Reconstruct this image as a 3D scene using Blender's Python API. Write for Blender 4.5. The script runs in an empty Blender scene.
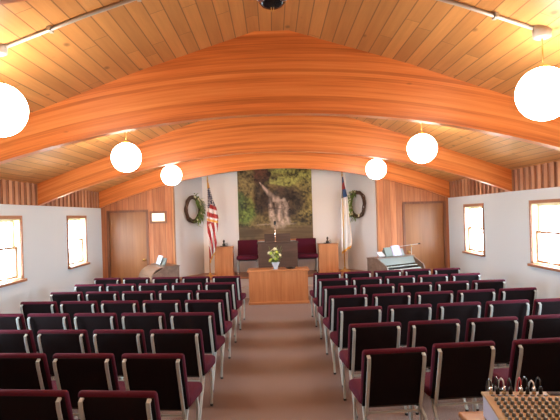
import bpy, bmesh, math, random
from mathutils import Vector, Matrix
random.seed(7)
S = bpy.context.scene
C = S.collection
PI = math.pi

# ------------------------------------------------------------------ camera
cam = bpy.data.cameras.new('camera'); camo = bpy.data.objects.new('camera', cam); C.objects.link(camo)
cam.sensor_width = 36; cam.lens = 540/560*36
cam.shift_x = 7/560; cam.shift_y = -(-5.5)/560
camo.matrix_world = Matrix.Translation((-0.044, 0, 1.885)) @ Matrix.Rotation(PI/2, 4, 'X') @ Matrix.Rotation(-0.03, 4, 'Z')
cam.clip_start = .05
S.camera = camo
# ------------------------------------------------------------------ world / exposure
W = bpy.data.worlds.new('world'); S.world = W; W.use_nodes = True
bg = W.node_tree.nodes['Background']; bg.inputs[0].default_value = (.74, .87, 1.0, 1); bg.inputs[1].default_value = 23.0
S.view_settings.view_transform = 'Standard'; S.view_settings.look = 'None'
S.view_settings.exposure = 1.38; S.view_settings.gamma = 1; S.view_settings.use_curve_mapping = False
LAMP = 14.5
LAMP_COL = (1.0, .83, .66, 1)

# ------------------------------------------------------------------ room numbers
HW = 4.142          # half width
Y0, YF, YB = -1.6, 12.88, 13.95
BAND = 2.18
WZ0, WZ1 = .985, 1.955
WINS = [11.27, 8.24, 5.21]
WW = 1.005
STAGE = .45
CEIL = [(0, 3.91), (.19, 3.91), (1.48, 3.51), (HW, 2.56)]
def ceil_z(x):
    x = abs(x)
    for (a, za), (b, zb) in zip(CEIL, CEIL[1:]):
        if x <= b: return za + (zb-za)*(x-a)/(b-a)
    return CEIL[-1][1] + (x-HW)*(-.357)
for y in WINS:                               # daylight portals in the window openings
    for s in (-1, 1):
        L = bpy.data.lights.new('portal', 'AREA'); L.shape = 'RECTANGLE'; L.size = 1.0; L.size_y = WW
        L.cycles.is_portal = True
        o = bpy.data.objects.new('window_portal', L); C.objects.link(o)
        o.location = (s*(HW+.16), y, (WZ0+WZ1)/2); o.rotation_euler = (0, s*PI/2, 0)

# ------------------------------------------------------------------ materials
def newmat(n):
    m = bpy.data.materials.new(n); m.use_nodes = True
    nt = m.node_tree; b = nt.nodes['Principled BSDF']; return m, nt, b
def N(nt, t, **kw):
    n = nt.nodes.new(t)
    for k, v in kw.items(): setattr(n, k, v)
    return n
def math_(nt, op, a, b=None, c=None):
    n = N(nt, 'ShaderNodeMath', operation=op)
    for i, v in enumerate((a, b, c)):
        if v is None: continue
        if isinstance(v, (int, float)): n.inputs[i].default_value = v
        else: nt.links.new(v, n.inputs[i])
    return n.outputs[0]
def mix(nt, f, a, b, mode='MIX'):
    n = N(nt, 'ShaderNodeMix', data_type='RGBA', blend_type=mode)
    for i, v in ((0, f), (6, a), (7, b)):
        if isinstance(v, (int, float)): n.inputs[i].default_value = v
        elif isinstance(v, tuple): n.inputs[i].default_value = (*v[:3], 1)
        else: nt.links.new(v, n.inputs[i])
    return n.outputs[2]
def noise(nt, vec, scale, detail=3, rough=.55):
    n = N(nt, 'ShaderNodeTexNoise'); n.inputs['Scale'].default_value = scale
    n.inputs['Detail'].default_value = detail; n.inputs['Roughness'].default_value = rough
    nt.links.new(vec, n.inputs['Vector']); return n.outputs[0]
def mapping(nt, vec, scale, loc=(0,0,0), rot=(0,0,0)):
    n = N(nt, 'ShaderNodeMapping'); n.inputs['Scale'].default_value = scale
    n.inputs['Location'].default_value = loc; n.inputs['Rotation'].default_value = rot
    nt.links.new(vec, n.inputs['Vector']); return n.outputs[0]
def ramp(nt, f, stops):
    n = N(nt, 'ShaderNodeValToRGB'); e = n.color_ramp.elements
    while len(e) < len(stops): e.new(.5)
    for k, (p, c) in enumerate(stops):
        e[k].position = p; e[k].color = (*c[:3], 1) if isinstance(c, tuple) else (c, c, c, 1)
    nt.links.new(f, n.inputs[0]); return n.outputs[0]
def bump(nt, b, h, st, dist=.01):
    n = N(nt, 'ShaderNodeBump'); n.inputs['Strength'].default_value = st; n.inputs['Distance'].default_value = dist
    nt.links.new(h, n.inputs['Height']); nt.links.new(n.outputs[0], b.inputs['Normal'])
def coords(nt): return N(nt, 'ShaderNodeTexCoord').outputs['Object']
def sep(nt, v):
    n = N(nt, 'ShaderNodeSeparateXYZ'); nt.links.new(v, n.inputs[0]); return n.outputs
def comb(nt, x, y, z):
    n = N(nt, 'ShaderNodeCombineXYZ')
    for i, v in enumerate((x, y, z)):
        if isinstance(v, (int, float)): n.inputs[i].default_value = v
        else: nt.links.new(v, n.inputs[i])
    return n.outputs[0]

def plain(n, col, rough=.5, metal=0, vary=.08, scale=30, bmp=0, spec=.5, sheen=0):
    m, nt, b = newmat(n)
    v = coords(nt); f = noise(nt, v, scale, 3)
    c0 = tuple(max(0, x*(1-vary)) for x in col); c1 = tuple(min(1, x*(1+vary)) for x in col)
    nt.links.new(mix(nt, f, c0, c1), b.inputs['Base Color'])
    b.inputs['Roughness'].default_value = rough; b.inputs['Metallic'].default_value = metal
    b.inputs['Specular IOR Level'].default_value = spec
    if sheen:
        b.inputs['Sheen Weight'].default_value = sheen; b.inputs['Sheen Tint'].default_value = (*col, 1)
    if bmp: bump(nt, b, f, bmp)
    return m

def wood(n, dark, light, grain='Z', plank=None, plank_axis='X', plank_w=.14, vary=.35, rough=.4, knots=0, knot_plane='XY', gscale=1.0, joints=None, groove=.05, contrast=1.0):
    """procedural timber: grain streaks along one axis, optional boards of width plank_w across plank_axis"""
    m, nt, b = newmat(n)
    v = coords(nt); x, y, z = sep(nt, v); ax = {'X': x, 'Y': y, 'Z': z}
    sc = [9*gscale]*3; sc['XYZ'.index(grain)] = .7*gscale
    idx = None
    if plank:
        t = math_(nt, 'DIVIDE', ax[plank_axis], plank_w)
        idx = math_(nt, 'FLOOR', t)
        fr = math_(nt, 'FRACT', t)
        wn = N(nt, 'ShaderNodeTexWhiteNoise', noise_dimensions='1D'); nt.links.new(idx, wn.inputs['W'])
        off = math_(nt, 'MULTIPLY', wn.outputs[0], 37)
        if joints:
            t2 = math_(nt, 'ADD', math_(nt, 'DIVIDE', ax[grain], joints), math_(nt, 'MULTIPLY', wn.outputs[0], 5.3))
            i2 = math_(nt, 'FLOOR', t2); f2 = math_(nt, 'FRACT', t2)
            wn2 = N(nt, 'ShaderNodeTexWhiteNoise', noise_dimensions='2D')
            nt.links.new(comb(nt, idx, i2, 0), wn2.inputs['Vector'])
            val = wn2.outputs[0]
            off = math_(nt, 'MULTIPLY', val, 53)
        else: val = wn.outputs[0]
        vv = N(nt, 'ShaderNodeVectorMath', operation='ADD'); nt.links.new(v, vv.inputs[0])
        nt.links.new(comb(nt, off, off, off), vv.inputs[1]); v = vv.outputs[0]
    mv = mapping(nt, v, tuple(sc))
    g1 = noise(nt, mv, 1.6, 5, .62)
    sc2 = [60*gscale]*3; sc2['XYZ'.index(grain)] = 1.6*gscale
    g2 = noise(nt, mapping(nt, v, tuple(sc2)), 1.0, 3)
    g = math_(nt, 'ADD', math_(nt, 'MULTIPLY', g1, .75), math_(nt, 'MULTIPLY', g2, .25))
    w_ = .13/contrast; col = ramp(nt, g, [(.49-w_, dark), (.49+w_, light)])
    if plank:
        lo = 1-vary
        fac = math_(nt, 'ADD', math_(nt, 'MULTIPLY', val, vary), lo)
        col = mix(nt, 1.0, col, comb(nt, fac, math_(nt, 'POWER', fac, 1.15), math_(nt, 'POWER', fac, 1.3)), 'MULTIPLY')
        edge = math_(nt, 'MINIMUM', fr, math_(nt, 'SUBTRACT', 1, fr))
        gm = math_(nt, 'LESS_THAN', edge, groove/2)
        if joints:
            e2 = math_(nt, 'LESS_THAN', f2, .004/joints*1.6)
            gm = math_(nt, 'MAXIMUM', gm, e2)
        col = mix(nt, math_(nt, 'MULTIPLY', gm, .72), col, tuple(c*.25 for c in dark))
    if knots:
        vo = N(nt, 'ShaderNodeTexVoronoi'); vo.inputs['Scale'].default_value = knots
        s3 = [1, 1, 1]; s3['XYZ'.index(grain)] = .55
        nt.links.new(mapping(nt, v, tuple(s3)), vo.inputs['Vector'])
        kn = ramp(nt, vo.outputs['Distance'], [(.05, 1.0), (.12, 0.0)])
        col = mix(nt, math_(nt, 'MULTIPLY', kn, .75), col, tuple(c*.3 for c in dark))
    nt.links.new(col, b.inputs['Base Color'])
    b.inputs['Roughness'].default_value = rough
    bump(nt, b, g, .08, .004)
    return m

M = {}
M['ceiling'] = wood('pine_ceiling', (.56, .25, .075), (.86, .44, .155), 'Y', True, 'X', .132, .26, .42, 3.4, joints=2.1, groove=.075, contrast=.45, gscale=.6)
M['panel'] = wood('panel_boards', (.42, .135, .05), (.62, .25, .105), 'Z', True, 'X', .145, .25, .45, 0, groove=.05)
M['door'] = wood('door_veneer', (.30, .12, .04), (.40, .17, .06), 'Z', rough=.35, gscale=.5)
M['casing'] = wood('door_casing', (.16, .06, .03), (.27, .105, .05), 'Z', rough=.4)
M['wincase'] = wood('window_casing', (.25, .10, .05), (.42, .19, .10), 'Y', rough=.4)
M['oak'] = wood('table_oak', (.44, .165, .055), (.58, .25, .10), 'X', rough=.35, gscale=.7)
M['oakv'] = wood('pedestal_oak', (.44, .165, .055), (.58, .25, .10), 'Z', rough=.42, gscale=.7)
M['walnut'] = wood('pulpit_walnut', (.055, .030, .020), (.105, .058, .040), 'X', rough=.4)
M['organwood'] = wood('organ_walnut', (.14, .085, .055), (.23, .145, .10), 'X', rough=.45)
M['stagewood'] = wood('stage_edge', (.24, .09, .04), (.36, .15, .07), 'X', rough=.4)
M['oakroll'] = wood('roll_cover_wood', (.17, .09, .055), (.27, .16, .10), 'X', rough=.35)
M['desk'] = wood('desk_top', (.22, .085, .03), (.34, .145, .055), 'X', rough=.25)

def band_mat():
    m, nt, b = newmat('batten_band')
    v = coords(nt); x, y, z = sep(nt, v)
    t = math_(nt, 'FLOOR', math_(nt, 'DIVIDE', y, .10))
    wn = N(nt, 'ShaderNodeTexWhiteNoise', noise_dimensions='1D'); nt.links.new(t, wn.inputs['W'])
    g = noise(nt, mapping(nt, v, (30, 30, 2)), 1.2, 4)
    col = ramp(nt, math_(nt, 'ADD', math_(nt, 'MULTIPLY', g, .5), math_(nt, 'MULTIPLY', wn.outputs[0], .5)), [(.2, (.27, .11, .06)), (.8, (.62, .33, .19))])
    nt.links.new(col, b.inputs['Base Color']); b.inputs['Roughness'].default_value = .5
    return m
M['band'] = band_mat()
M['bandback'] = wood('recessed_boards', (.20, .085, .05), (.32, .15, .09), 'Z', rough=.6)

def beam_mat():
    m, nt, b = newmat('glulam')
    v = coords(nt); x, y, z = sep(nt, v)
    c = math_(nt, 'ADD', z, math_(nt, 'MULTIPLY', math_(nt, 'MULTIPLY', x, x), .0478))
    w = noise(nt, mapping(nt, v, (.35, 1, 1)), 1.0, 2)
    li = math_(nt, 'FLOOR', math_(nt, 'DIVIDE', c, .038))
    wn = N(nt, 'ShaderNodeTexWhiteNoise', noise_dimensions='1D'); nt.links.new(li, wn.inputs['W'])
    g = noise(nt, comb(nt, math_(nt, 'MULTIPLY', x, .35), y, math_(nt, 'MULTIPLY', c, 13)), 1.6, 5, .6)
    fine = noise(nt, comb(nt, math_(nt, 'MULTIPLY', x, 1.2), y, math_(nt, 'MULTIPLY', c, 90)), 1.0, 2)
    s = math_(nt, 'ADD', math_(nt, 'MULTIPLY', g, .55), math_(nt, 'ADD', math_(nt, 'MULTIPLY', wn.outputs[0], .22), math_(nt, 'MULTIPLY', fine, .2)))
    col = ramp(nt, s, [(.30, (.46, .115, .028)), (.50, (.76, .235, .058)), (.70, (.90, .38, .125))])
    vo = N(nt, 'ShaderNodeTexVoronoi'); vo.inputs['Scale'].default_value = 2.6
    nt.links.new(mapping(nt, v, (.5, 1, 1.3)), vo.inputs['Vector'])
    kn = ramp(nt, vo.outputs['Distance'], [(.02, 1.0), (.06, 0.0)])
    col = mix(nt, math_(nt, 'MULTIPLY', kn, .5), col, (.12, .04, .015))
    nt.links.new(col, b.inputs['Base Color']); b.inputs['Roughness'].default_value = .33
    bump(nt, b, s, .06, .004)
    return m
M['beam'] = beam_mat()

def carpet_mat():
    m, nt, b = newmat('carpet')
    v = coords(nt)
    f = noise(nt, v, 95, 4, .8); g = noise(nt, v, 3.0, 3)
    col = ramp(nt, f, [(.36, (.09, .06, .055)), (.5, (.24, .165, .14)), (.64, (.42, .33, .30))])
    col = mix(nt, math_(nt, 'MULTIPLY', g, .3), col, (.22, .17, .17))
    nt.links.new(col, b.inputs['Base Color']); b.inputs['Roughness'].default_value = .8
    b.inputs['Specular IOR Level'].default_value = .3
    bump(nt, b, f, .5, .01)
    return m
M['carpet'] = carpet_mat()
M['riser'] = plain('pale_riser', (.50, .42, .38), .8, vary=.1)
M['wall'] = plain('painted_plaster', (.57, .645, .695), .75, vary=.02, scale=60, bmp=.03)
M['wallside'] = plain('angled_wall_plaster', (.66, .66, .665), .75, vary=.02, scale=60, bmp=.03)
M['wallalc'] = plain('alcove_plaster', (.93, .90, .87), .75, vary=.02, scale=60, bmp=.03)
M['cream'] = plain('cream_jamb', (.80, .70, .45), .5)
M['fabric'] = plain('burgundy_fabric', (.080, .007, .020), .85, vary=.3, scale=220, bmp=.25, spec=.2, sheen=.25)
M['shell'] = plain('shaded_back_cloth', (.006, .0017, .0026), .8, vary=.25, scale=220, bmp=.15, spec=.2)  # chair-back cloth, near black: the deep shade of the rear is in this colour
M['frame'] = plain('grey_beige_enamel', (.42, .475, .47), .4, .0, vary=.05)
M['rubber'] = plain('black_rubber', (.02, .02, .02), .7)
M['chrome'] = plain('chrome', (.8, .8, .8), .15, 1, vary=.03)
M['brass'] = plain('brass', (.75, .50, .18), .3, 1, vary=.05)
M['black'] = plain('black_gloss', (.012, .012, .014), .2)
M['darkmetal'] = plain('dark_metal', (.06, .055, .05), .35, .8)
M['conduit'] = plain('grey_conduit', (.55, .55, .53), .4, .3)
M['white'] = plain('white_enamel', (.42, .41, .38), .4)
M['paper'] = plain('paper', (.50, .52, .56), .7, vary=.03)
M['bookgreen'] = plain('grey_green_cover', (.12, .14, .12), .6)
M['bookmauve'] = plain('mauve_cover', (.35, .27, .36), .6)
M['keys'] = plain('key_surface', (.14, .145, .125), .5, vary=.05)
M['ivory'] = plain('ivory', (.36, .36, .31), .35, vary=.03)
M['silverblue'] = plain('pale_glazed_pot', (.50, .56, .62), .25, vary=.15, scale=20)
M['leaf'] = plain('leaf_green', (.18, .27, .06), .5, vary=.4, scale=20)
M['limeflower'] = plain('lime_petals', (.55, .68, .12), .5, vary=.2)
M['creamflower'] = plain('cream_petals', (.80, .76, .50), .5, vary=.1)
M['twig'] = plain('brown_vine', (.09, .05, .03), .85, vary=.5, scale=60, bmp=.5)
M['goldcloth'] = plain('gold_fringe', (.80, .42, .06), .6, vary=.2, scale=200)
M['red'] = plain('red_cloth', (.42, .03, .03), .7, vary=.1)
M['whitecloth'] = plain('white_cloth', (.80, .77, .74), .75, vary=.03)
M['blue'] = plain('blue_cloth', (.04, .09, .22), .7, vary=.1)
M['tan'] = plain('tan_console_panel', (.42, .27, .115), .4, vary=.05)
M['lavender'] = plain('pale_side_panel', (.42, .45, .58), .4, vary=.04)
M['knob'] = plain('knob_grey', (.16, .17, .16), .4)
M['knobtop'] = plain('knob_pointer', (.55, .53, .45), .4)
M['glassdark'] = plain('dark_display', (.03, .03, .045), .1)
M['exit'] = None
def emis(n, col, st):
    m, nt, b = newmat(n); v = coords(nt); f = noise(nt, v, 3, 1)
    b.inputs['Base Color'].default_value = (.8, .8, .8, 1)
    nt.links.new(mix(nt, f, tuple(c*.97 for c in col[:3]), col), b.inputs['Emission Color'])
    b.inputs['Emission Strength'].default_value = st
    return m
M['globe'] = emis('lit_opal_glass', LAMP_COL, LAMP)
M['exit'] = emis('lit_sign_face', (1, .88, .50, 1), .50)
def glass_mat():
    m = bpy.data.materials.new('window_glass'); m.use_nodes = True; nt = m.node_tree
    nt.nodes.remove(nt.nodes['Principled BSDF']); out = nt.nodes['Material Output']
    t = N(nt, 'ShaderNodeBsdfTransparent'); t.inputs[0].default_value = (.94, .96, .96, 1)
    g = N(nt, 'ShaderNodeBsdfGlossy'); g.inputs[1].default_value = .02
    f = N(nt, 'ShaderNodeLayerWeight'); f.inputs[0].default_value = .5
    x = N(nt, 'ShaderNodeMixShader'); nt.links.new(math_(nt, 'MULTIPLY_ADD', math_(nt, 'POWER', f.outputs['Facing'], 5.0), .6, .03), x.inputs[0])
    nt.links.new(t.outputs[0], x.inputs[1]); nt.links.new(g.outputs[0], x.inputs[2]); nt.links.new(x.outputs[0], out.inputs[0])
    return m
M['glass'] = glass_mat()
def star_mat():
    m, nt, b = newmat('starred_blue_cloth')
    v = coords(nt); vo = N(nt, 'ShaderNodeTexVoronoi'); vo.inputs['Scale'].default_value = 20
    vo.inputs['Randomness'].default_value = .25
    nt.links.new(v, vo.inputs['Vector'])
    k = ramp(nt, vo.outputs['Distance'], [(.36, 1.0), (.42, 0.0)])
    nt.links.new(mix(nt, k, (.03, .04, .10), (.75, .75, .72)), b.inputs['Base Color']); b.inputs['Roughness'].default_value = .7
    return m
M['stars'] = star_mat()

# ------------------------------------------------------------------ mesh helpers
def bx(bm, x0, x1, y0, y1, z0, z1, mi=0, mat=None):
    vs = [bm.verts.new(Vector(p) if mat is None else mat @ Vector(p)) for p in
          ((x0,y0,z0),(x1,y0,z0),(x1,y1,z0),(x0,y1,z0),(x0,y0,z1),(x1,y0,z1),(x1,y1,z1),(x0,y1,z1))]
    for f in ((0,3,2,1),(4,5,6,7),(0,1,5,4),(1,2,6,5),(2,3,7,6),(3,0,4,7)):
        fc = bm.faces.new([vs[i] for i in f]); fc.material_index = mi
def prism(bm, pts, d0, d1, axis='Y', mi=0):
    """polygon pts (two coords) extruded along axis from d0 to d1"""
    def P(p, d):
        return {'Y': (p[0], d, p[1]), 'X': (d, p[0], p[1]), 'Z': (p[0], p[1], d)}[axis]
    a = [bm.verts.new(P(p, d0)) for p in pts]; b = [bm.verts.new(P(p, d1)) for p in pts]
    n = len(pts); fs = [bm.faces.new(a), bm.faces.new(b[::-1])]
    for i in range(n): fs.append(bm.faces.new((a[i], b[i], b[(i+1) % n], a[(i+1) % n])))
    for f in fs: f.material_index = mi
def lathe(bm, prof, seg=20, c=(0,0,0), mi=0, smooth=True, mat=None):
    rings = []
    for r, z in prof:
        if r < 1e-5: rings.append([bm.verts.new((c[0], c[1], c[2]+z))])
        else: rings.append([bm.verts.new((c[0]+r*math.cos(2*PI*k/seg), c[1]+r*math.sin(2*PI*k/seg), c[2]+z)) for k in range(seg)])
    if mat is not None:
        for rg in rings:
            for v in rg: v.co = mat @ v.co
    for a, b in zip(rings, rings[1:]):
        for k in range(seg):
            k2 = (k+1) % seg
            if len(a) == 1 and len(b) == 1: continue
            if len(a) == 1: f = bm.faces.new((a[0], b[k2], b[k]))
            elif len(b) == 1: f = bm.faces.new((a[k], a[k2], b[0]))
            else: f = bm.faces.new((a[k], a[k2], b[k2], b[k]))
            f.material_index = mi; f.smooth = smooth
    for rg, rev in ((rings[0], True), (rings[-1], False)):
        if len(rg) > 1:
            f = bm.faces.new(rg[::-1] if rev else rg); f.material_index = mi
def tube(bm, pts, r, seg=8, mi=0, flat=None):
    """round tube (or flat bar when flat=(w,h): w along X) along a polyline"""
    pts = [Vector(p) for p in pts]; rings = []
    up0 = None
    for i, p in enumerate(pts):
        t = (pts[min(i+1, len(pts)-1)] - pts[max(i-1, 0)]).normalized()
        if flat:
            u = Vector((1, 0, 0)); v = t.cross(u).normalized(); u = v.cross(t).normalized()
            w, h = flat
            ring = [p + u*a*w/2 + v*b*h/2 for a, b in ((-1,-.6),(-.7,-1),(.7,-1),(1,-.6),(1,.6),(.7,1),(-.7,1),(-1,.6))]
        else:
            ref = Vector((0, 0, 1)) if abs(t.z) < .9 else Vector((1, 0, 0))
            if up0 is not None and abs(up0.dot(t)) < .95: ref = up0
            u = t.cross(ref).normalized(); v = u.cross(t).normalized(); up0 = v
            rr = r[i] if isinstance(r, (list, tuple)) else r
            ring = [p + (u*math.cos(2*PI*k/seg) + v*math.sin(2*PI*k/seg))*rr for k in range(seg)]
        rings.append([bm.verts.new(q) for q in ring])
    n = len(rings[0])
    for a, b in zip(rings, rings[1:]):
        for k in range(n):
            f = bm.faces.new((a[k], a[(k+1) % n], b[(k+1) % n], b[k])); f.material_index = mi; f.smooth = not flat
    f = bm.faces.new(rings[0][::-1]); f.material_index = mi
    f = bm.faces.new(rings[-1]); f.material_index = mi
def rbox(bm, x0, x1, y0, y1, z0, z1, r=.02, seg=3, mat=None, mi=0):
    b2 = bmesh.new(); bx(b2, x0, x1, y0, y1, z0, z1)
    bmesh.ops.bevel(b2, geom=b2.edges[:], offset=r, segments=seg, profile=.5, affect='EDGES', clamp_overlap=True)
    mp = {v: bm.verts.new(v.co if mat is None else mat @ v.co) for v in b2.verts}
    for f in b2.faces:
        g = bm.faces.new([mp[v] for v in f.verts]); g.smooth = True; g.material_index = mi
    b2.free()
def obj(name, bm, mats, parent=None, loc=None, rot=None):
    bmesh.ops.recalc_face_normals(bm, faces=bm.faces[:])
    me = bpy.data.meshes.new(name); bm.to_mesh(me); bm.free()
    for m in (mats if isinstance(mats, (list, tuple)) else [mats]): me.materials.append(m)
    o = bpy.data.objects.new(name, me); C.objects.link(o)
    if parent: o.parent = parent
    if loc: o.location = loc
    if rot: o.rotation_euler = rot
    return o
def thing(name, label, cat, loc=(0,0,0), rz=0, group=None):
    o = bpy.data.objects.new(name, None); C.objects.link(o); o.location = loc; o.rotation_euler = (0, 0, rz)
    o.empty_display_size = .1
    return tag(o, label, cat, group)
def tag(o, label, cat, group=None):
    o['label'] = label; o['category'] = cat
    if group: o['group'] = group
    return o
def struct(name, bm, mats, **k):
    o = obj(name, bm, mats, **k); o['kind'] = 'structure'; return o
def dup(root, loc, rz, label, group=None):
    r = root.copy(); C.objects.link(r); r.location = loc; r.rotation_euler = (0, 0, rz); r['label'] = label
    if group: r['group'] = group
    for ch in list(root.children):
        c = ch.copy(); C.objects.link(c); c.parent = r
        for g in ch.children:
            d = g.copy(); C.objects.link(d); d.parent = c
    return r
B = bmesh.new

# ------------------------------------------------------------------ the room
bm = B(); bx(bm, -HW-.2, HW+.2, Y0-.2, YB+.3, -.2, 0); struct('floor', bm, M['carpet'])
bm = B(); bx(bm, -40, 40, -30, 45, -.5, -.35)
struct('ground', bm, plain('pale_ground', (.5, .5, .48), .9))
# ceiling
bm = B()
prof = [(-x, z) for x, z in CEIL[::-1] if x > 0] + [(x, z) for x, z in CEIL if x > 0]
prof[0] = (-HW-.6, ceil_z(HW+.6)); prof[-1] = (HW+.6, ceil_z(HW+.6))
prism(bm, prof + [(x, z+.12) for x, z in prof[::-1]], Y0-.3, YB+.3)
struct('ceiling', bm, M['ceiling'])
# side walls with window holes
T = .16
for s, side in ((-1, 'left'), (1, 'right')):
    xa, xb = sorted((s*HW, s*(HW+T)))
    bm = B()
    bx(bm, xa, xb, Y0-.2, YB+.3, 0, WZ0); bx(bm, xa, xb, Y0-.2, YB+.3, WZ1, BAND)
    ys = [Y0-.2] + sum([[y-WW/2, y+WW/2] for y in sorted(WINS)], []) + [YB+.3]
    for a, b in zip(ys[::2], ys[1::2]): bx(bm, xa, xb, a, b, WZ0, WZ1)
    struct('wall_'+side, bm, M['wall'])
    # vertical board band above: raised boards over a recessed backing
    bm = B(); ztop = ceil_z(HW)+.05
    xi = s*(HW+.02); bx(bm, *sorted((xi, s*(HW+T))), Y0-.2, YB+.3, BAND, ztop, 1)
    y = Y0-.2; k = 0
    while y < YF:
        bx(bm, *sorted((s*(HW-.004), s*(HW+.03))), y+.004, min(y+.1, YF), BAND+.004, ztop, 0)
        y += .2; k += 1
    struct('trim_1' if s < 0 else 'trim_2', bm, [M['band'], M['bandback']])
    bm = B(); bx(bm, *sorted((s*(HW-.015), s*HW)), Y0, YF, 0, .09); struct('baseboard_'+side, bm, M['casing'])
bm = B(); prism(bm, [(-HW-.2, -.0), (HW+.2, 0), (HW+.2, ceil_z(HW)+.05), (1.48, 3.55), (.19, 3.95), (-.19, 3.95), (-1.48, 3.55), (-HW-.2, ceil_z(HW)+.05)], Y0-.2, Y0)
struct('wall_rear', bm, M['panel'])

# front panelled walls with door openings, alcove
ML, MR = -2.444, 2.480            # alcove mouth
DO = {-1: (-3.955, -3.075), 1: (3.10, 4.02)}; DH = 2.06
for s, side in ((-1, 'front_left'), (1, 'front_right')):
    a, b = (-HW, ML) if s < 0 else (MR, HW)
    d0, d1 = DO[s]
    bm = B()
    bx(bm, a, d0, YF, YF+.12, 0, DH); bx(bm, d1, b, YF, YF+.12, 0, DH)
    prism(bm, [(a, DH), (b, DH), (b, ceil_z(b)+.02)] + ([(a, ceil_z(a)+.02)]), YF, YF+.12)
    struct('wall_'+side, bm, M['panel'])
    bm = B(); e = ML if s < 0 else MR
    bx(bm, *sorted((e-s*-.0, e+s*-.035)), YF-.015, YF+.16, 0, ceil_z(e)); struct('trim_3' if s < 0 else 'trim_4', bm, M['oakv'])
    # door
    bm = B(); bx(bm, d0+.001, d1-.001, YF+.02, YF+.06, .003, DH)
    d = struct('door_1' if s < 0 else 'door_2', bm, M['door'])
    bm = B(); cw = .055
    x0, x1 = max(d0-cw, -HW+.005), min(d1+cw, HW-.005)
    bx(bm, x0, d0, YF-.02, YF+.06, 0, DH+cw); bx(bm, d1, x1, YF-.02, YF+.06, 0, DH+cw); bx(bm, d0, d1, YF-.02, YF+.06, DH, DH+cw)
    obj('door_frame', bm, M['casing'], d)
    bm = B(); kx = d1-.07 if s < 0 else d0+.07
    R = Matrix.Translation((kx, YF+.02, .92)) @ Matrix.Rotation(PI/2, 4, 'X')
    lathe(bm, [(.03, 0), (.03, .006), (.012, .01), (.012, .035), (.027, .045), (.03, .06), (.02, .075), (0, .078)], 14, mat=R)
    obj('door_handle', bm, M['brass'], d)
LC, RC = (-1.855, YB), (1.86, YB)
def slab(name, p, q, z0, z1, th, m):
    d = Vector((q[0]-p[0], q[1]-p[1])).normalized(); n = Vector((-d.y, d.x))*th
    bm = B(); prism(bm, [p, q, (q[0]+n.x, q[1]+n.y), (p[0]+n.x, p[1]+n.y)], z0, z1, 'Z'); return struct(name, bm, m)
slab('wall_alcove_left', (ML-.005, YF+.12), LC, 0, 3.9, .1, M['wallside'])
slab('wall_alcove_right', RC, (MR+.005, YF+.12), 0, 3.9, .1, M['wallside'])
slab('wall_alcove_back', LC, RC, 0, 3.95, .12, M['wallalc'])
# platform
bm = B()
prism(bm, [(ML, YF-.1), (MR, YF-.1), (MR, YF+.12), (RC[0], YB), (LC[0], YB), (ML, YF+.12)], 0, STAGE-.04, 'Z', 0)
prism(bm, [(ML, YF-.13), (MR, YF-.13), (MR, YF+.12), (RC[0], YB), (LC[0], YB), (ML, YF+.12)], STAGE-.04, STAGE, 'Z', 1)
bx(bm, -1.6, 1.6, YF-.42, YF-.1, 0, .22, 0); 
struct('platform_floor', bm, [M['riser'], M['stagewood']])

# beams
def beam_low(x): return 3.00 - .0478*x*x
for yb in (12.76, 9.42, 5.92, 2.42, -1.08):
    bm = B(); n = 40
    xs = [-HW + 2*HW*k/n for k in range(n+1)]
    for x in (-1.48, -.19, .19, 1.48): xs.append(x)
    xs = sorted(set(xs))
    lo = [(x, beam_low(x)) for x in xs]; hi = [(x, ceil_z(x)+.01) for x in xs]
    # strips
    rows = []
    for (x, z0), (_, z1) in zip(lo, hi):
        rows.append([bm.verts.new((x, yy, zz)) for yy, zz in ((yb, z0), (yb, z1), (yb+.13, z1), (yb+.13, z0))])
    for a, b in zip(rows, rows[1:]):
        for k in range(4): bm.faces.new((a[k], a[(k+1) % 4], b[(k+1) % 4], b[k]))
    bm.faces.new(rows[0]); bm.faces.new(rows[-1][::-1])
    struct('ceiling_beam', bm, M['beam'])

# windows
def window(n, s, yc):
    """s = side; built with local frame on the wall plane"""
    X = lambda d0, d1: sorted((s*(HW+d0), s*(HW+d1)))      # d>0 into wall
    y0, y1 = yc-WW/2, yc+WW/2
    bm = B()
    for a, b, c, d in ((y0, y0+.02, WZ0, WZ1), (y1-.02, y1, WZ0, WZ1), (y0+.02, y1-.02, WZ1-.02, WZ1), (y0+.02, y1-.02, WZ0, WZ0+.02)):
        bx(bm, *X(0, T), a, b, c, d)
    w = struct('window_%d' % n, bm, M['cream'])
    bm = B(); c = .05
    bx(bm, *X(-.018, .002), y0-c, y0, WZ0, WZ1+c); bx(bm, *X(-.018, .002), y1, y1+c, WZ0, WZ1+c); bx(bm, *X(-.018, .002), y0, y1, WZ1, WZ1+c)
    obj('window_frame', bm, M['wincase'], w)
    bm = B(); rbox(bm, *X(-.07, .01), y0-c-.01, y1+c+.01, WZ0-.045, WZ0, .008, 2); obj('window_sill', bm, M['wincase'], w)
    zm = (WZ0+WZ1)/2+.02
    for k, (za, zb, d) in enumerate(((WZ0+.02, zm+.02, .06), (zm-.02, WZ1-.02, .1))):
        bm = B(); f = .035; ya, yb = y0+.02, y1-.02
        for a, b, c2, d2 in ((ya, ya+f, za, zb), (yb-f, yb, za, zb), (ya+f, yb-f, za, za+f), (ya+f, yb-f, zb-f, zb)):
            bx(bm, *X(d, d+.035), a, b, c2, d2)
        sh = obj('sash', bm, M['wincase'] if k == 0 else M['cream'], w)
        bm = B(); bx(bm, *X(d+.012, d+.018), ya+f, yb-f, za+f, zb-f); obj('pane', bm, M['glass'], sh)
    bm = B(); bx(bm, *X(.03, .06), yc-.04, yc+.04, WZ0+.022, WZ0+.035); tube(bm, [(s*(HW+.04), yc-.02, WZ0+.03), (s*(HW+.015), yc+.01, WZ0+.055), (s*(HW+.02), yc+.05, WZ0+.04)], .008, 6)
    obj('latch', bm, M['conduit'], w)
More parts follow.
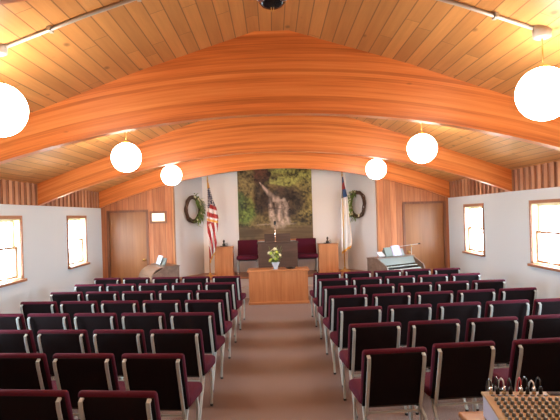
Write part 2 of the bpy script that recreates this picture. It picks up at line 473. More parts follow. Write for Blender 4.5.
n = 1
for s in (-1, 1):
    for y in WINS: window(n, s, y); n += 1

# ------------------------------------------------------------------ globe lamps
GL = [(.75, ''), (4.24, 'nearest the mixer end'), (7.70, 'in the middle bay'), (11.13, 'over the front rows')]  # first pair is added out of view to brighten the front beam
GZ, GR = 2.775, .209
proto = None
for y, where in GL:
    for s in (-1, 1):
        lab = {.75: 'added unseen white globe pendant in the rear bay behind the mixer', 4.24: 'large glowing white globe pendant nearest the viewer', 7.70: 'middle glowing globe pendant of the row', 11.13: 'farthest glowing globe pendant near the alcove'}[y] + (' left of the aisle' if s < 0 else ' right of the aisle')
        cz = ceil_z(2.11)
        if proto is None:
            t = proto = thing('globe_pendant', lab, 'ceiling light', (-2.11, y, cz), 0, 'white globe pendant lights')
            bm = B(); lathe(bm, [(0, -.075), (.05, -.075), (.068, -.065), (.072, -.02), (.072, .03), (0, .03)], 20); obj('canopy', bm, M['white'], t)
            bm = B(); lathe(bm, [(.006, -.07), (.006, -(cz-GZ-GR)+.0)], 8); obj('stem', bm, M['brass'], t)
            bm = B(); zc = -(cz-GZ)
            lathe(bm, [(0, zc-GR)] + [(GR*math.sin(a), zc-GR*math.cos(a)) for a in [PI*k/20 for k in range(1, 20)]] + [(0, zc+GR)], 32)
            obj('globe_shade', bm, M['globe'], t)
            bm = B(); lathe(bm, [(.045, zc+GR-.012), (.045, zc+GR+.012), (.012, zc+GR+.03), (.0, zc+GR+.03)], 16); obj('globe_collar', bm, M['brass'], t)
        else: dup(proto, (-2.165 if (s < 0 and y == 4.24) else s*2.11, y, cz), 0, lab)
# conduits on the ceiling in the first bay
for s in (-1, 1):
    bm = B()
    pts = [(s*x, 4.24, ceil_z(x)-.016) for x in (2.04 if s > 0 else 2.095, 1.48, .8, .16)]
    tube(bm, pts, .016, 10)
    for x in (1.75, 1.05, .5): bx(bm, s*x-.015, s*x+.015, 4.20, 4.28, ceil_z(x)-.034, ceil_z(x)+.004)
    tag(obj('ceiling_conduit', bm, M['conduit']), 'grey metal conduit running up the plank ceiling from the near %s globe' % ('left' if s < 0 else 'right'), 'conduit', 'ceiling conduits')
# ridge fixture
t = thing('ceiling_fixture', 'round black ceiling fixture with chrome sockets on the ridge', 'ceiling light', (0, 4.24, 3.91))
bm = B(); lathe(bm, [(0, -.40), (.04, -.398), (.08, -.38), (.108, -.345), (.118, -.30), (.11, -.25), (.07, -.2), (.03, -.18), (.03, -.05), (.06, -.03), (.06, 0), (0, 0)], 28); obj('housing', bm, M['black'], t)
for sx in (-1, 1):
    bm = B(); lathe(bm, [(0, -.036), (.025, -.03), (.036, -.01), (.034, .025), (.022, .05), (0, .05)], 16, c=(sx*.088, -.085, -.345)); obj('socket', bm, M['chrome'], t)
    bm = B(); tube(bm, [(sx*.009, -.02, -.395), (sx*.009, -.02, -.43)], .004, 6); obj('pull_chain', bm, M['brass'], t)

# ------------------------------------------------------------------ church chairs
def make_chair(label):
    t = thing('church_chair', label, 'chair', group='rows of burgundy chairs')
    # backrest: pad leaning forward to its foot
    bm = B()
    ang = math.atan2(.125, .43)
    R = Matrix.Translation((0, .0, .83)) @ Matrix.Rotation(ang, 4, 'X')
    rbox(bm, -.253, .253, 0, .055, -.455, 0, .024, 4, mat=R)
    bp = obj('backrest', bm, M['fabric'], t)
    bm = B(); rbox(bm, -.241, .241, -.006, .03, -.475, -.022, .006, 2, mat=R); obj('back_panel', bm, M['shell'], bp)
    bm = B(); rbox(bm, -.262, .262, .135, .54, .375, .475, .036, 4); obj('seat', bm, M['fabric'], t)
    for s in (-1, 1):
        bm = B(); x = s*.214
        tube(bm, [(x, .003, .80), (x, -.022, .785), (x, -.016, .74), (x, .105, .34), (x, .13, .305), (x, .16, .30)], 0, flat=(.027, .014)); obj('back_post', bm, M['frame'], t)
    bm = B(); bx(bm, -.214, .214, .115, .129, .315, .331); obj('crossbar', bm, M['frame'], t)
    bm = B()
    for s in (-1, 1): tube(bm, [(s*.205, .14, .358), (s*.205, .47, .364)], 0, flat=(.02, .022))
    bx(bm, -.235, .235, .42, .44, .352, .374); bx(bm, -.235, .235, .16, .18, .350, .372)
    obj('seat_frame', bm, M['darkmetal'], t)
    for s in (-1, 1):
        for pts in ([(s*.222, .17, .365), (s*.236, .07, .29), (s*.238, -.10, .012)], [(s*.228, .43, .365), (s*.238, .42, .30), (s*.238, .38, .012)]):
            bm = B(); tube(bm, pts, 0, flat=(.024, .026)); lg = obj('leg', bm, M['frame'], t)
            bm = B(); p = pts[-1]; lathe(bm, [(.016, 0), (.016, .02), (.0, .02)], 10, c=(p[0], p[1], 0)); obj('rubber_foot', bm, M['rubber'], lg)
    return t
ORD = ['first', 'second', 'third', 'fourth', 'fifth', 'sixth', 'seventh', 'eighth']
chair = None
for s, rows in ((-1, 8), (1, 7)):
    slope = .125 if s < 0 else .08
    th = math.atan(slope)
    for r in range(rows):
        y0 = 9.49 - .892*r if s < 0 else 9.56 - .899*r
        x0 = (-.655 - .018*r) if s < 0 else .64
        for k in range(5):
            u = .255 + ((.552+.003*r) if s < 0 else (.547+.006*r))*k
            x = x0 + s*u*math.cos(th); y = y0 + u*math.sin(th)
            if s > 0 and r == 6: y -= .08 if k == 0 else 0; x += (-.035, -.04, .03, .03, .03)[k]
            rz = s*th
            rowname = 'front row' if r == 0 else '%s row from the front' % ORD[r]
            seat = ['at the aisle end', 'next to the aisle chair', 'in the middle', 'next to the wall-end chair', 'at the wall end'][k]
            lab = 'burgundy chair %s of the %s, %s block' % (seat, rowname, 'left' if s < 0 else 'right')
            lab = lab.replace('in the middle of', 'at the middle of').replace('chair of the', 'chair in the')
            if chair is None:
                chair = make_chair(lab); chair.location = (x, y, 0); chair.rotation_euler = (0, 0, rz)
            else: dup(chair, (x, y, 0), rz, lab)
for x, side in ((-.70, 'left'), (.765, 'right')):
    dup(chair, (x, 13.62, STAGE), PI, 'burgundy chair facing the pews on the platform, %s of the pulpit' % side, 'platform chairs')

# ------------------------------------------------------------------ communion table and what stands on it
TX, TY, TZ = .03, 11.44, .728
t = thing('communion_table', 'light oak box-fronted communion table at the end of the aisle', 'table', (TX, TY, 0))
bm = B(); bx(bm, -.625, .625, .02, .05, .05, TZ-.035); obj('front_panel', bm, M['oakv'], t)
for s in (-1, 1):
    bm = B(); bx(bm, *sorted((s*.60, s*.63)), .05, .55, .05, TZ-.035); obj('side_panel', bm, M['oakv'], t)
bm = B(); rbox(bm, -.66, .66, 0, .60, TZ-.035, TZ, .008, 2); obj('tabletop', bm, M['oak'], t)
bm = B(); rbox(bm, -.645, .645, .0, .57, 0, .055, .006, 2); obj('base', bm, M['oak'], t)
bm = B(); bx(bm, -.60, .60, .05, .55, .30, .32); obj('shelf', bm, M['oak'], t)
# flowers
t = thing('flower_arrangement', 'pale pot of lime and cream flowers on the oak table', 'flowers', (-.02, TY+.22, TZ))
bm = B(); lathe(bm, [(0, 0), (.045, 0), (.05, .01), (.042, .03), (.07, .09), (.085, .13), (.09, .15), (.08, .15), (.07, .12), (0, .10)], 20); obj('vase', bm, M['silverblue'], t)
def leafquad(bm, p, d, L, w, mi=0):
    d = Vector(d).normalized(); sd = d.cross(Vector((0, 0, 1))); sd = (sd if sd.length > .05 else Vector((1, 0, 0))).normalized(); nn = sd.cross(d)
    p = Vector(p); prev = None
    for k in range(5):
        f = k/4; c = p + d*L*f - Vector((0, 0, 1))*L*.35*f*f; ww = w*math.sin(PI*min(.97, f*.85+.13))
        a, m_, b = bm.verts.new(c - sd*ww), bm.verts.new(c - nn*ww*.4), bm.verts.new(c + sd*ww)
        if prev:
            for q in ((prev[0], prev[1], m_, a), (prev[1], prev[2], b, m_)):
                fc = bm.faces.new(q); fc.material_index = mi; fc.smooth = True
        prev = (a, m_, b)
def blossom(bm, c, r, d, mi=0, n=6):
    d = Vector(d).normalized(); ref = Vector((1, 0, 0)) if abs(d.x) < .8 else Vector((0, 1, 0))
    u = d.cross(ref).normalized(); v = d.cross(u); c = Vector(c)
    for k in range(n):
        a = 2*PI*k/n; e = u*math.cos(a)+v*math.sin(a); f = u*-math.sin(a)+v*math.cos(a)
        p = [c, c+e*r*.55+f*r*.3+d*r*.35, c+e*r+d*r*.25, c+e*r*.55-f*r*.3+d*r*.35]
        fc = bm.faces.new([bm.verts.new(q) for q in p]); fc.material_index = mi
bmS, bmL = B(), B()
fl = []
for k in range(34):
    a = random.uniform(0, 2*PI); rr = random.uniform(.0, .15); h = random.uniform(.22, .46) - rr*.5
    if k > 26: rr = random.uniform(.12, .19); h = random.uniform(.34, .54)
    e = Vector((math.cos(a)*rr, math.sin(a)*rr*.8, h))
    tube(bmS, [(math.cos(a)*.02, math.sin(a)*.02, .11), (e.x*.5, e.y*.5, h*.6), e], .003, 5)
    for j in range(3):
        b = a+random.uniform(-1, 1); leafquad(bmL, (e.x*.6, e.y*.6, h*random.uniform(.5, .85)), (math.cos(b), math.sin(b), .7), random.uniform(.06, .11), .014)
    fl.append((e, a, k))
obj('stems', bmS, M['leaf'], t); obj('foliage', bmL, M['leaf'], t)
for e, a, k in fl[:26]:
    bm = B(); q = M['limeflower'] if k % 5 < 3 else M['creamflower']
    blossom(bm, e, .044, (math.cos(a)*.6, math.sin(a)*.6-.5, .5)); blossom(bm, e+Vector((0, 0, .004)), .03, (math.cos(a)*.5, math.sin(a)*.5-.5, .7)); obj('blossom', bm, q, t)
# dark tray
t = thing('offering_plate', 'low dark offering plate lying on the oak table beside the flowers', 'plate', (.30, TY+.20, TZ))
bm = B(); lathe(bm, [(0, 0), (.07, 0), (.10, .02), (.115, .035), (.108, .037), (.09, .02), (0, .012)], 24); obj('dish', bm, M['darkmetal'], t)
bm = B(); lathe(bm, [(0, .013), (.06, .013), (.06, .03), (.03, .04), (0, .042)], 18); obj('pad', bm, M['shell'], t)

# ------------------------------------------------------------------ pulpit
PX, PY = .045, 12.83
t = thing('pulpit', 'dark walnut pulpit standing on the platform behind the oak table', 'pulpit', (PX, PY, STAGE))
bm = B(); bx(bm, -.47, .47, .0, .03, 0, .77); obj('front_panel', bm, M['walnut'], t)
for s in (-1, 1):
    bm = B(); bx(bm, *sorted((s*.44, s*.47)), .03, .22, 0, .77); obj('side_panel', bm, M['walnut'], t)
bm = B(); rbox(bm, -.49, .49, -.02, .235, .77, .805, .006, 2); obj('top', bm, M['walnut'], t)
bm = B(); prism(bm, [(.06, .805), (.23, .805), (.23, .93), (.06, 1.0)], -.31, .31, 'X'); obj('book_rest', bm, M['walnut'], t)
t = thing('pulpit_microphone', 'slim silver gooseneck microphone with black tip on the pulpit', 'microphone', (-.005, PY+.02, STAGE+.805))
bm = B(); lathe(bm, [(0, 0), (.035, 0), (.035, .012), (.012, .02), (.011, .2), (.009, .41), (0, .41)], 12); obj('stand', bm, M['chrome'], t)
bm = B(); lathe(bm, [(0, .41), (.018, .41), (.026, .43), (.028, .47), (.02, .495), (0, .50)], 12); obj('microphone_head', bm, M['black'], t)

# pedestals and the little lamps
for x, w, side in ((-1.28, .47, 'left'), (1.285, .50, 'right')):
    y = 13.38; h = .705
    t = thing('pedestal', 'square light oak pedestal on the platform, %s of the pulpit' % side, 'pedestal', (x, y, STAGE), 0, 'oak pedestals')
    bm = B(); bx(bm, -w/2+.012, w/2-.012, -.19, .19, .04, h-.025); obj('body', bm, M['oakv'], t)
    bm = B(); rbox(bm, -w/2, w/2, -.2, .2, h-.025, h, .006, 2); obj('top', bm, M['oakv'], t)
    bm = B(); bx(bm, -w/2, w/2, -.2, .2, 0, .04); obj('plinth', bm, M['oakv'], t)
    t = thing('oil_lamp', 'small dark table lamp on a dish on the %s oak pedestal' % side, 'oil lamp', (x+.0, y-.02, STAGE+h), 0, 'dark table lamps')
    bm = B(); lathe(bm, [(0, 0), (.09, 0), (.105, .015), (.1, .018), (.05, .01), (0, .01)], 20); obj('dish', bm, M['darkmetal'], t)
    bm = B(); lathe(bm, [(0, .01), (.035, .012), (.045, .04), (.03, .07), (.014, .085), (.022, .105), (.028, .13), (.016, .16), (.01, .165), (0, .165)], 16); obj('lamp_body', bm, M['darkmetal'], t)
    bm = B(); tube(bm, [(.04, 0, .03), (.085, 0, .045), (.085, 0, .085), (.04, 0, .07)], .007, 6); obj('handle', bm, M['darkmetal'], t)

# ------------------------------------------------------------------ waterfall picture
def waterfall():
    import numpy as np
    nx, ny = 150, 160
    x0, x1, z0, z1 = -.935, .975, 1.27, 3.16
    y = YB-.03
    rng = np.random.RandomState(3)
    def vn(nxc, nyc):
        g = rng.rand(nyc+2, nxc+2); U = np.linspace(0, nxc, nx+1); V = np.linspace(0, nyc, ny+1)
        iu = U.astype(int); iv = V.astype(int); fu = U-iu; fv = V-iv
        fu = fu*fu*(3-2*fu); fv = fv*fv*(3-2*fv); fu = fu[None]; fv = fv[:, None]
        a = g[np.ix_(iv, iu)]; b = g[np.ix_(iv, iu+1)]; c = g[np.ix_(iv+1, iu)]; d = g[np.ix_(iv+1, iu+1)]
        return (a*(1-fu)+b*fu)*(1-fv)+(c*(1-fu)+d*fu)*fv
    n1 = vn(7, 7); n2 = vn(16, 16); n3 = vn(38, 38); n4 = vn(75, 80)
    tex = .35*n2+.35*n3+.3*n4
    U, V = np.meshgrid(np.linspace(0, 1, nx+1), np.linspace(0, 1, ny+1))   # V: 0 top, 1 bottom
    warp = (n3-.5)*.05
    U2, V2 = U+warp, V+(n2-.5)*.05
    col = np.zeros((ny+1, nx+1, 3))
    def put(mask, c, k=1.0):
        m = np.clip(mask, 0, 1)[..., None]*k; col[:] = col*(1-m)+np.array(c)*m
    def blob(cu, cv, ru, rv, soft=.35): return np.clip((1-np.sqrt(((U2-cu)/ru)**2+((V2-cv)/rv)**2))/soft, 0, 1)
    col[:] = np.array([.15, .105, .035])
    put(n1*1.4-.3, (.24, .17, .06)); put(blob(.75, .12, .45, .20), (.33, .30, .07)); put(blob(.15, .2, .3, .25), (.24, .17, .06))
    put(blob(.33, .12, .14, .14), (.12, .045, .025)); put(blob(.92, .45, .25, .3), (.26, .20, .055))
    put(blob(.62, .5, .36, .26), (.05, .028, .02), .9); put(blob(.33, .42, .14, .3), (.045, .026, .018), .85)
    put(blob(.52, .2, .16, .1, .5), (.08, .05, .025), .8)
    put(blob(.09, .60, .17, .24), (.12, .17, .03)); put(blob(.13, .50, .10, .08), (.25, .29, .07), .7); put(blob(.10, .66, .07, .06), (.20, .26, .05), .7); put(blob(.02, .45, .08, .15), (.08, .12, .03))
    put(blob(.62, .22, .25, .07), (.42, .40, .10), .8)
    # tree of leaf speckle
    sp = np.clip((tex-.5)*4, -1, 1)[..., None]; col *= (1+.85*sp)*.85
    # pool
    pool = np.clip((V-.80-(n3-.5)*.03)*18, 0, 1); put(pool, (.14, .085, .035))
    put(pool*np.clip((vn(4, 60)-.45)*3, 0, 1), (.24, .16, .08), .6)
    put(pool*blob(.15, .88, .2, .12), (.05, .03, .015), .6); put(pool*blob(.9, .92, .3, .1), (.10, .055, .02), .6)
    # water: polyline with widths
    pts = [(.30, .24, .012), (.36, .31, .028), (.42, .37, .045), (.48, .43, .05), (.49, .47, .055), (.50, .60, .075), (.53, .70, .095), (.55, .79, .11)]
    wat = np.zeros_like(U)
    strands = [[(.30, .22, .008), (.36, .30, .022), (.43, .38, .034), (.49, .45, .045)], [(.43, .45, .02), (.44, .55, .035), (.46, .68, .05), (.50, .79, .07)],
               [(.53, .45, .04), (.55, .55, .05), (.55, .68, .055), (.58, .79, .07)], [(.62, .46, .025), (.64, .56, .04), (.64, .64, .035), (.66, .76, .05)]]
    for (a, b, w1), (c, d, w2) in [q for st in strands for q in zip(st, st[1:])]:
        dx, dy = c-a, d-b; tt = np.clip(((U-a)*dx+(V-b)*dy)/(dx*dx+dy*dy), 0, 1)
        dist = np.hypot(U-a-dx*tt, (V-b-dy*tt)); ww = w1+(w2-w1)*tt
        wat = np.maximum(wat, np.clip((ww*1.25-dist)/(ww*1.1), 0, 1))
    wat *= np.clip(.25+1.1*vn(46, 9)*(.4+.9*n3), 0, 1)*np.where(V > .45, .55+.9*n4*n2+.25*n3, 1.0)
    put(wat, (.72, .54, .43), .95)
    ledge = np.clip((.10-np.abs(U-.55))/.03, 0, 1)*np.clip((.02-np.abs(V-.47))/.008, 0, 1); put(np.clip((.16-np.abs(U-.55))/.03, 0, 1)*np.clip((.012-np.abs((V-.58-(n3-.5)*.03+(U-.5)*.08)))/.006, 0, 1), (.06, .035, .025), .6); put(ledge, (.6, .46, .36), .7)
    put(blob(.64, .55, .07, .10, .8)*(n4 > .5), (.42, .3, .24), .7)
    put(np.clip((.012-np.abs(V-.795-(n3-.5)*.02))/.006, 0, 1)*np.clip((.3-np.abs(U-.5))/.1, 0, 1), (.45, .33, .25), .6)
    col = np.clip(col, .004, .9)
    bm = B(); lay = bm.loops.layers.float_color.new('print')
    vs = [[bm.verts.new((x0+(x1-x0)*i/nx, y, z1+(z0-z1)*j/ny)) for i in range(nx+1)] for j in range(ny+1)]
    for j in range(ny):
        for i in range(nx):
            f = bm.faces.new((vs[j][i], vs[j+1][i], vs[j+1][i+1], vs[j][i+1]))
            for l, (jj, ii) in zip(f.loops, ((j, i), (j+1, i), (j+1, i+1), (j, i+1))):
                c = col[jj, ii]; l[lay] = (c[0], c[1], c[2], 1)
    me = bpy.data.meshes.new('print'); bm.to_mesh(me); bm.free()
    m, nt, b = newmat('waterfall_print'); a = N(nt, 'ShaderNodeAttribute', attribute_name='print')
    nt.links.new(a.outputs['Color'], b.inputs['Base Color']); b.inputs['Roughness'].default_value = .6
    me.materials.append(m)
    root = thing('waterfall_picture', 'large picture of a forest waterfall on the alcove back wall', 'picture', ((x0+x1)/2, YB-.015, z0))
    o = bpy.data.objects.new('print', me); C.objects.link(o); o.parent = root; o.location = (-(x0+x1)/2, -(YB-.015), -z0)
    bm = B(); bx(bm, x0-(x0+x1)/2, (x1-x0)/2, -.014, .013, 0, z1-z0); obj('backing_board', bm, M['white'], root)
    bm = B(); bx(bm, -(x1-x0)/2-.01, (x1-x0)/2+.01, -.03, .013, -.035, -.002); obj('ledge', bm, M['oak'], root)
waterfall()

# ------------------------------------------------------------------ wreaths on the angled walls
def wreath(c, wallang, side):
    t = thing('wreath', 'brown vine wreath with greenery hanging on the %s alcove wall' % side, 'wreath', c, wallang, 'vine wreaths')
    R = .27
    bm = B()
    for k in range(16):
        ph = random.uniform(0, 6.28); q = random.uniform(2, 5); pts = []
        for j in range(49):
            a = 2*PI*j/48; rr = R+.035*math.sin(q//1*a+ph)+random.uniform(-.004, .004); yy = -.05+.03*math.cos(q//1*a+ph*1.7)
            pts.append((rr*math.cos(a), yy, rr*1.12*math.sin(a)))
        tube(bm, pts, .011, 5)
    obj('vine_ring', bm, M['twig'], t)
    bm = B(); bf = B(); s = 1 if side == 'left' else -1
    for k in range(210):
        a = random.gauss(0, .68); rr = R+random.gauss(0, .04); 
        p = (s*rr*math.cos(a), -.07, rr*1.12*math.sin(a))
        d = (s*random.uniform(-.5, 1), random.uniform(-.8, -.1), random.uniform(-1, 1)); leafquad(bm, p, d, random.uniform(.08, .17), .020)
        if k % 6 == 0: blossom(bf, Vector(p)+Vector((0, -.05, 0)), .035, (0, -1, .2))
    obj('foliage', bm, M['leaf'], t); obj('blossoms', bf, M['creamflower'], t)
angL = math.atan2(YB-YF-.12, LC[0]-ML); angR = math.atan2(YF+.12-YB, MR-RC[0])
def on(p, q, f, off):
    d = Vector((q[0]-p[0], q[1]-p[1])); n = Vector((d.y, -d.x)).normalized()*off
    return (p[0]+d.x*f+n.x, p[1]+d.y*f+n.y)
a = on((ML, YF+.12), LC, .60, .01); wreath((a[0], a[1], 2.10), angL, 'left')
a = on(RC, (MR, YF+.12), .42, .01); wreath((a[0], a[1], 2.10), angR, 'right')

# ------------------------------------------------------------------ flags
def flag(loc, kind):
    us = kind == 'us'
    lab = 'draped red and white striped flag with starry blue corner on a standing pole' if us else 'draped white flag with blue corner on a standing pole'
    t = thing('standing_flag', lab, 'flag', loc)
    bm = B(); lathe(bm, [(0, 0), (.14, 0), (.145, .015), (.12, .03), (.05, .05), (.03, .07), (.028, .10), (0, .10)], 24); obj('base', bm, M['brass'], t)
    H = 2.36 if us else 2.42
    bm = B(); lathe(bm, [(.0, .09), (.014, .09), (.013, H-.05), (0, H-.05)], 10); obj('pole', bm, M['oakv'] if us else M['brass'], t)
    bm = B(); lathe(bm, [(0, H-.05), (.02, H-.05), (.022, H-.02), (.01, H), (.02, H+.03), (0, H+.09)], 10); obj('finial', bm, M['brass'], t)
    # cloth gathered at the top, widening down in pleats
    nu, nv = 48, 90
    z1 = H-.08; z0 = .32 if us else .42
    bm = B(); grid = []
    prof = [(0, .045), (.10, .07), (.25, .13), (.36, .22), (.5, .27), (.62, .25), (.8, .20), (.93, .15), (1, .09)] if us else [(0, .035), (.12, .07), (.22, .12), (.3, .15), (.5, .19), (.75, .24), (.92, .27), (1, .22)]
    def W_(f):
        for (a, wa), (b, wb) in zip(prof, prof[1:]):
            if f <= b: return wa+(wb-wa)*(f-a)/(b-a)
        return prof[-1][1]
    lean = .07 if us else -.03
    for j in range(nv+1):
        f = j/nv; w = W_(f); row = []
        for i in range(nu+1):
            u = i/nu
            zz = z1+(z0-z1)*f + (.22*u*f if us else .16*u*f)
            xx = (u-.22)*w + lean*f*(1.1-f*.6) ; xx += .006*math.sin(9*f+u*5)
            yy = -.025 - (.02+.02*f)*math.sin(u*PI*(5 if us else 4)+f*2.5) - .01*math.sin(f*11)
            row.append(bm.verts.new((xx, yy, zz)))
        grid.append(row)
    for j in range(nv):
        for i in range(nu):
            f = bm.faces.new((grid[j][i], grid[j+1][i], grid[j+1][i+1], grid[j][i+1])); f.smooth = True
            fu, fv = i/nu, j/nv
            if us:
                if fv < .07: mi = 3
                elif fv < .30+.02*math.sin(fu*9): mi = 0
                elif abs((fv-.50) + (.5-fu)*.10) < .014: mi = 3
                elif fv < .52: mi = 1+int(math.floor((fv*17-fu*1.6))) % 2
                else: mi = 1+int(math.floor(fu*4.5-fv*6.5)) % 2
                if fv > .95: mi = 3
            else:
                mi = 3 if fv > .96 or i == nu-1 and fv > .5 else 2
                if fv < .16: mi = 0 if fv < .10 else 1
                elif fv < .27: mi = 0
                if .07 < fv < .15 and fu > .3: mi = 1
            f.material_index = mi
    ms = [M['stars'], M['red'], M['whitecloth'], M['goldcloth']] if us else [M['blue'], M['red'], M['whitecloth'], M['goldcloth']]
    o = obj('cloth', bm, ms, t)
    md = o.modifiers.new('thickness', 'SOLIDIFY'); md.thickness = .003
flag((-1.60, 13.03, STAGE), 'us')
flag((1.70, 13.42, STAGE), 'cf')

# ------------------------------------------------------------------ lit sign beside the left door
t = thing('lit_sign', 'glowing cream lit sign in a wooden frame beside the left door', 'sign', (-2.775, YF, 1.925))
bm = B(); w, h = .20, .145
for a, b, c, d in ((-w, w, h-.05, h), (-w, w, -h, -h+.05), (-w, -w+.05, -h+.05, h-.05), (w-.05, w, -h+.05, h-.05)): bx(bm, a, b, -.04, 0, c, d)
obj('frame', bm, M['casing'], t)
bm = B(); bx(bm, -w+.05, w-.05, -.025, -.001, -h+.05, h-.05); obj('lit_face', bm, M['exit'], t)

# ------------------------------------------------------------------ organs
def organ(name, label, cat, loc, rz, L, H=.88, roll=False):
    """local: length along X, front (keyboards) toward -Y, back at +Y"""
    t = thing(name, label, cat, loc, rz)
    ep = [(.30, 0), (.30, H), (-.02, H), (-.30, H-.16), (-.34, H-.26), (-.30, H-.32), (-.24, H-.32), (-.22, 0)]
    for s in (-1, 1):
        bm = B(); prism(bm, ep, s*L/2, s*(L/2-.035), 'X'); obj('end_panel', bm, M['organwood'], t)
    X0, X1 = -L/2+.035, L/2-.035
    bm = B(); bx(bm, X0, X1, .27, .29, .03, H); obj('back_panel', bm, M['organwood'], t)
    bm = B(); bx(bm, -L/2-.01, L/2+.01, -.04, .31, H, H+.02); obj('lid', bm, M['organwood'], t)
    bm = B(); prism(bm, [(-.02, H-.002), (.26, H-.002), (.26, H-.15), (-.10, H-.15)], X0, X1, 'X'); obj('control_panel', bm, M['keys'], t)
    bm = B()
    for j, (ya, yb, zz) in enumerate(((-.20, -.08, H-.17), (-.30, -.18, H-.23))):
        bx(bm, X0+.06, X1-.06, ya, yb, zz-.02, zz)
        n = 36; ww = (X1-X0-.12)/n
    for j, (ya, yb, zz) in enumerate(((-.17, -.08, H-.17), (-.26, -.18, H-.23))):
        n = 36; ww = (X1-X0-.12)/n
        for k in range(n):
            if k % 7 in (0, 1, 3, 4, 5): bx(bm, X0+.06+ww*(k+.75), X0+.06+ww*(k+1.2), ya, yb, zz-.001, zz+.01, 1)
    if roll:
        bm.free(); bm = B(); arc = [(-.03, H-.003), (-.12, H-.012), (-.20, H-.045), (-.27, H-.10), (-.315, H-.17), (-.325, H-.25)]
        prism(bm, arc + [(y+.012, z-.014) for y, z in arc[::-1]], X0, X1, 'X'); obj('roll_cover', bm, M['oakroll'], t)
    else: obj('keyboard', bm, [M['ivory'], M['black']], t)
    bm = B(); bx(bm, X0, X1, -.28, .27, H-.30, H-.255); obj('key_bed', bm, M['organwood'], t)
    bm = B(); bx(bm, X0, X1, .10, .12, .04, H-.30); obj('knee_panel', bm, M['organwood'], t)
    # music rack
    bm = B()
    R = Matrix.Translation((0, .02, H+.02)) @ Matrix.Rotation(-.35, 4, 'X')
    bx(bm, -.32, .32, 0, .015, 0, .17, mat=R); bx(bm, -.32, .32, -.035, 0, 0, .012, mat=R)
    obj('music_rack', bm, M['keys'], t)
    return t
def book(root_loc, rz, x, label, m, w=.2, h=.28, lean=-.35, open_=False, H=.90):
    R = Matrix.Rotation(rz, 4, 'Z')
    p = Vector(root_loc) + R @ Vector((x, -.012, H+.014))
    t = thing('music_book', label, 'book', p, rz, 'music books on the organs')
    T = Matrix.Rotation(lean, 4, 'X')
    if open_:
        for s in (-1, 1):
            bm = B(); bx(bm, *sorted((0, s*w)), -.014, -.004, 0, h, mat=T @ Matrix.Rotation(s*.12, 4, 'Z')); obj('page_block', bm, M['paper'], t)
        bm = B(); bx(bm, -w-.003, w+.003, -.004, 0, 0, h+.003, mat=T); obj('cover', bm, m, t)
    else:
        bm = B(); bx(bm, -w/2, w/2, -.03, 0, 0, h, mat=T); obj('cover', bm, m, t)
        bm = B(); bx(bm, -w/2+.006, w/2+.002, -.026, -.004, .004, h+.002, mat=T); obj('page_block', bm, M['paper'], t)
LO, LR = (-2.62, 12.05, 0), -math.radians(60)
organ('spinet_organ', 'walnut spinet organ with curved end panel near the left door', 'organ', LO, LR, .95, .84, True)
book(LO, LR, -.03, 'pale sheet music propped open on the left organ', M['paper'], .14, .20, open_=True, H=.86)
RO, RR = (2.66, 12.05, 0), math.radians(33)
organ('console_organ', 'grey-brown console organ heaped with books near the right door', 'organ', RO, RR, 1.15, .87)
book(RO, RR, -.22, 'grey-green hymnal leaning on the right organ rack', M['bookgreen'], .2, .20, H=.89)
book(RO, RR, .06, 'open mauve songbook on the right organ rack', M['bookmauve'], .13, .235, open_=True, H=.89)
book(RO, RR, -.42, 'white sheet music lying back at the end of the right organ', M['paper'], .17, .14, -.9, H=.89)
# chrome lamp on left organ
p = Vector(LO) + Matrix.Rotation(LR, 4, 'Z') @ Vector((-.34, .12, .86))
t = thing('organ_lamp', 'small chrome lamp on top of the left organ', 'lamp', p)
bm = B(); lathe(bm, [(0, 0), (.05, 0), (.05, .01), (.01, .018), (.008, .05), (0, .05)], 14); obj('base', bm, M['darkmetal'], t)
bm = B(); lathe(bm, [(0, .125), (.03, .12), (.055, .09), (.06, .05), (.052, .05), (0, .06)], 16); obj('lamp_shade', bm, M['chrome'], t)
# mic stand behind right organ
t = thing('microphone_stand', 'thin boom microphone stand reaching over the right organ', 'microphone stand', (3.18, 12.68, 0))
bm = B()
for k in range(3):
    a = k*2.094+.4; tube(bm, [(0, 0, .12), (.17*math.cos(a), .17*math.sin(a), .01)], .009, 6)
obj('tripod', bm, M['darkmetal'], t)
bm = B(); tube(bm, [(0, 0, .03), (0, 0, 1.06)], .009, 8); obj('pole', bm, M['conduit'], t)
bm = B(); tube(bm, [(-.40, -.05, 1.06), (.18, .0, 1.12)], .007, 8); obj('boom_arm', bm, M['conduit'], t)
bm = B(); lathe(bm, [(0, -.03), (.02, -.025), (.022, .03), (0, .035)], 10, c=(0, 0, 1.08)); obj('boom_clamp', bm, M['brass'], t)
bm = B(); tube(bm, [(-.40, -.05, 1.062), (-.46, -.055, 1.055), (-.51, -.06, 1.045)], [.012, .02, .024], 10); obj('microphone', bm, M['black'], t)
bm = B(); tube(bm, [(.16, .0, 1.118), (.21, .004, 1.123)], .017, 8); obj('counterweight', bm, M['black'], t)

# ------------------------------------------------------------------ sound desk in the foreground
DX, DY, DZ = .965, 3.05, .75
t = thing('sound_desk', 'orange-brown wooden desk under the mixing console', 'desk', (DX, DY, 0))
bm = B(); rbox(bm, 0, 1.1, -.75, 0, DZ-.035, DZ, .012, 3); obj('desktop', bm, M['desk'], t)
for x in (.05, 1.05):
    for y in (-.70, -.05):
        bm = B(); bx(bm, x-.025, x+.025, y-.025, y+.025, 0, DZ-.035); obj('leg', bm, M['desk'], t)
bm = B(); bx(bm, .075, 1.025, -.06, -.04, DZ-.13, DZ-.035); bx(bm, .075, 1.025, -.71, -.69, DZ-.13, DZ-.035); obj('apron', bm, M['desk'], t)
MXr = math.radians(-5)
MX = thing('mixing_console', 'tan-faced audio mixing console with rows of knobs on the desk', 'mixing console', (1.075, 2.955, DZ), MXr)
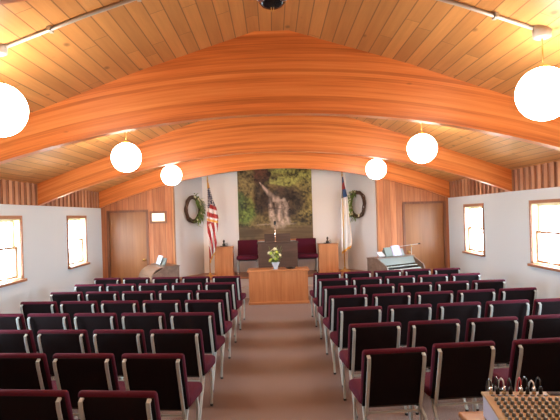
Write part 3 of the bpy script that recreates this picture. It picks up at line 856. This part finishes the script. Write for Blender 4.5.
# local: x right 0..0.62, y 0 back .. -.48 front; top slopes
ZB, ZF = .135, .075
def zt(y): return ZB + (ZF-ZB)*(-y-.07)/.41 if y < -.07 else ZB
bm = B()
prism(bm, [(0, .004), (0, ZB-.012), (-.07, ZB-.012), (-.48, ZF-.012), (-.48, .004)], 0, .62, 'X'); obj('housing', bm, M['lavender'], MX)
bm = B()
prism(bm, [(.006, ZB-.012), (.006, ZB), (-.07, ZB), (-.486, ZF), (-.486, ZF-.012), (-.07, ZB-.012)], -.008, .628, 'X'); obj('face_plate', bm, M['tan'], MX)
kb = None
for r in range(7):
    y = -.115-.04*r
    for c in range(13):
        x = .035+.034*c
        z = zt(y)
        if kb is None:
            bm = B(); lathe(bm, [(.0105, 0), (.0095, .014), (.007, .017), (0, .017)], 10)
            kb = obj('knob', bm, M['knob'], MX, (x, y, z))
            bm = B(); bx(bm, -.002, .002, -.009, .002, .0165, .0185); pt = obj('pointer', bm, M['knobtop'], kb)
        else:
            k2 = kb.copy(); C.objects.link(k2); k2.location = (x, y, z)
            p2 = pt.copy(); C.objects.link(p2); p2.parent = k2
bm = B()
for c in range(12):
    x = .035+.034*c; bx(bm, x-.002, x+.002, -.475, -.405, ZF+.0015, ZF+.0125)
obj('fader_slots', bm, M['black'], MX)
bm = B(); R = Matrix.Translation((0, 0, 0)); bx(bm, .33, .47, -.06, -.012, ZB, ZB+.006); obj('display', bm, M['glassdark'], MX)
for c in range(9):
    bm = B(); lathe(bm, [(.011, 0), (.011, .003), (.006, .003), (0, .003)], 12); obj('input_jack', bm, M['knob'], MX, (.035+.034*c, -.06, ZB))
# cables plugged along the back
Rm = Matrix.Translation((1.075, 2.955, DZ)) @ Matrix.Rotation(MXr, 4, 'Z')
cols = [('black', M['black']), ('black', M['black']), ('pale grey', M['conduit']), ('black', M['black']), ('dark red', M['red']), ('black', M['black']), ('pale grey', M['conduit']), ('black', M['black'])]
pos = ['at the corner of the console', 'next to the corner plug', 'in the first cluster', 'ending the first cluster', 'starting the second cluster', 'amid the second cluster', 'beyond the pair of black plugs', 'nearest the display']
for c, ((cn, m), ps) in enumerate(zip(cols, pos)):
    x = .035+.034*c + (.02 if c > 3 else 0); 
    base = Rm @ Vector((x, -.03, ZB))
    t = thing('audio_cable', '%s audio cable plugged into the mixer, %s' % (cn, ps), 'cable', base, 0, 'cables plugged into the mixer')
    bm = B(); lathe(bm, [(.0105, 0), (.0105, .03), (.007, .036), (.005, .042), (0, .042)], 12); obj('plug', bm, M['chrome'] if c % 2 == 0 else m, t)
    bm = B(); d = random.uniform(-.012, .012); hh = random.uniform(.06, .085)
    e = DZ-base.z
    tube(bm, [(0, 0, .040), (d*.2, .005, hh*.9), (d*.6, .03, hh), (d, .055, hh*.7), (d, .07, 0.01), (d*1.2, .078, e+.03), (d*1.6, .083, e+.006)], .0042, 6); obj('lead', bm, m, t)
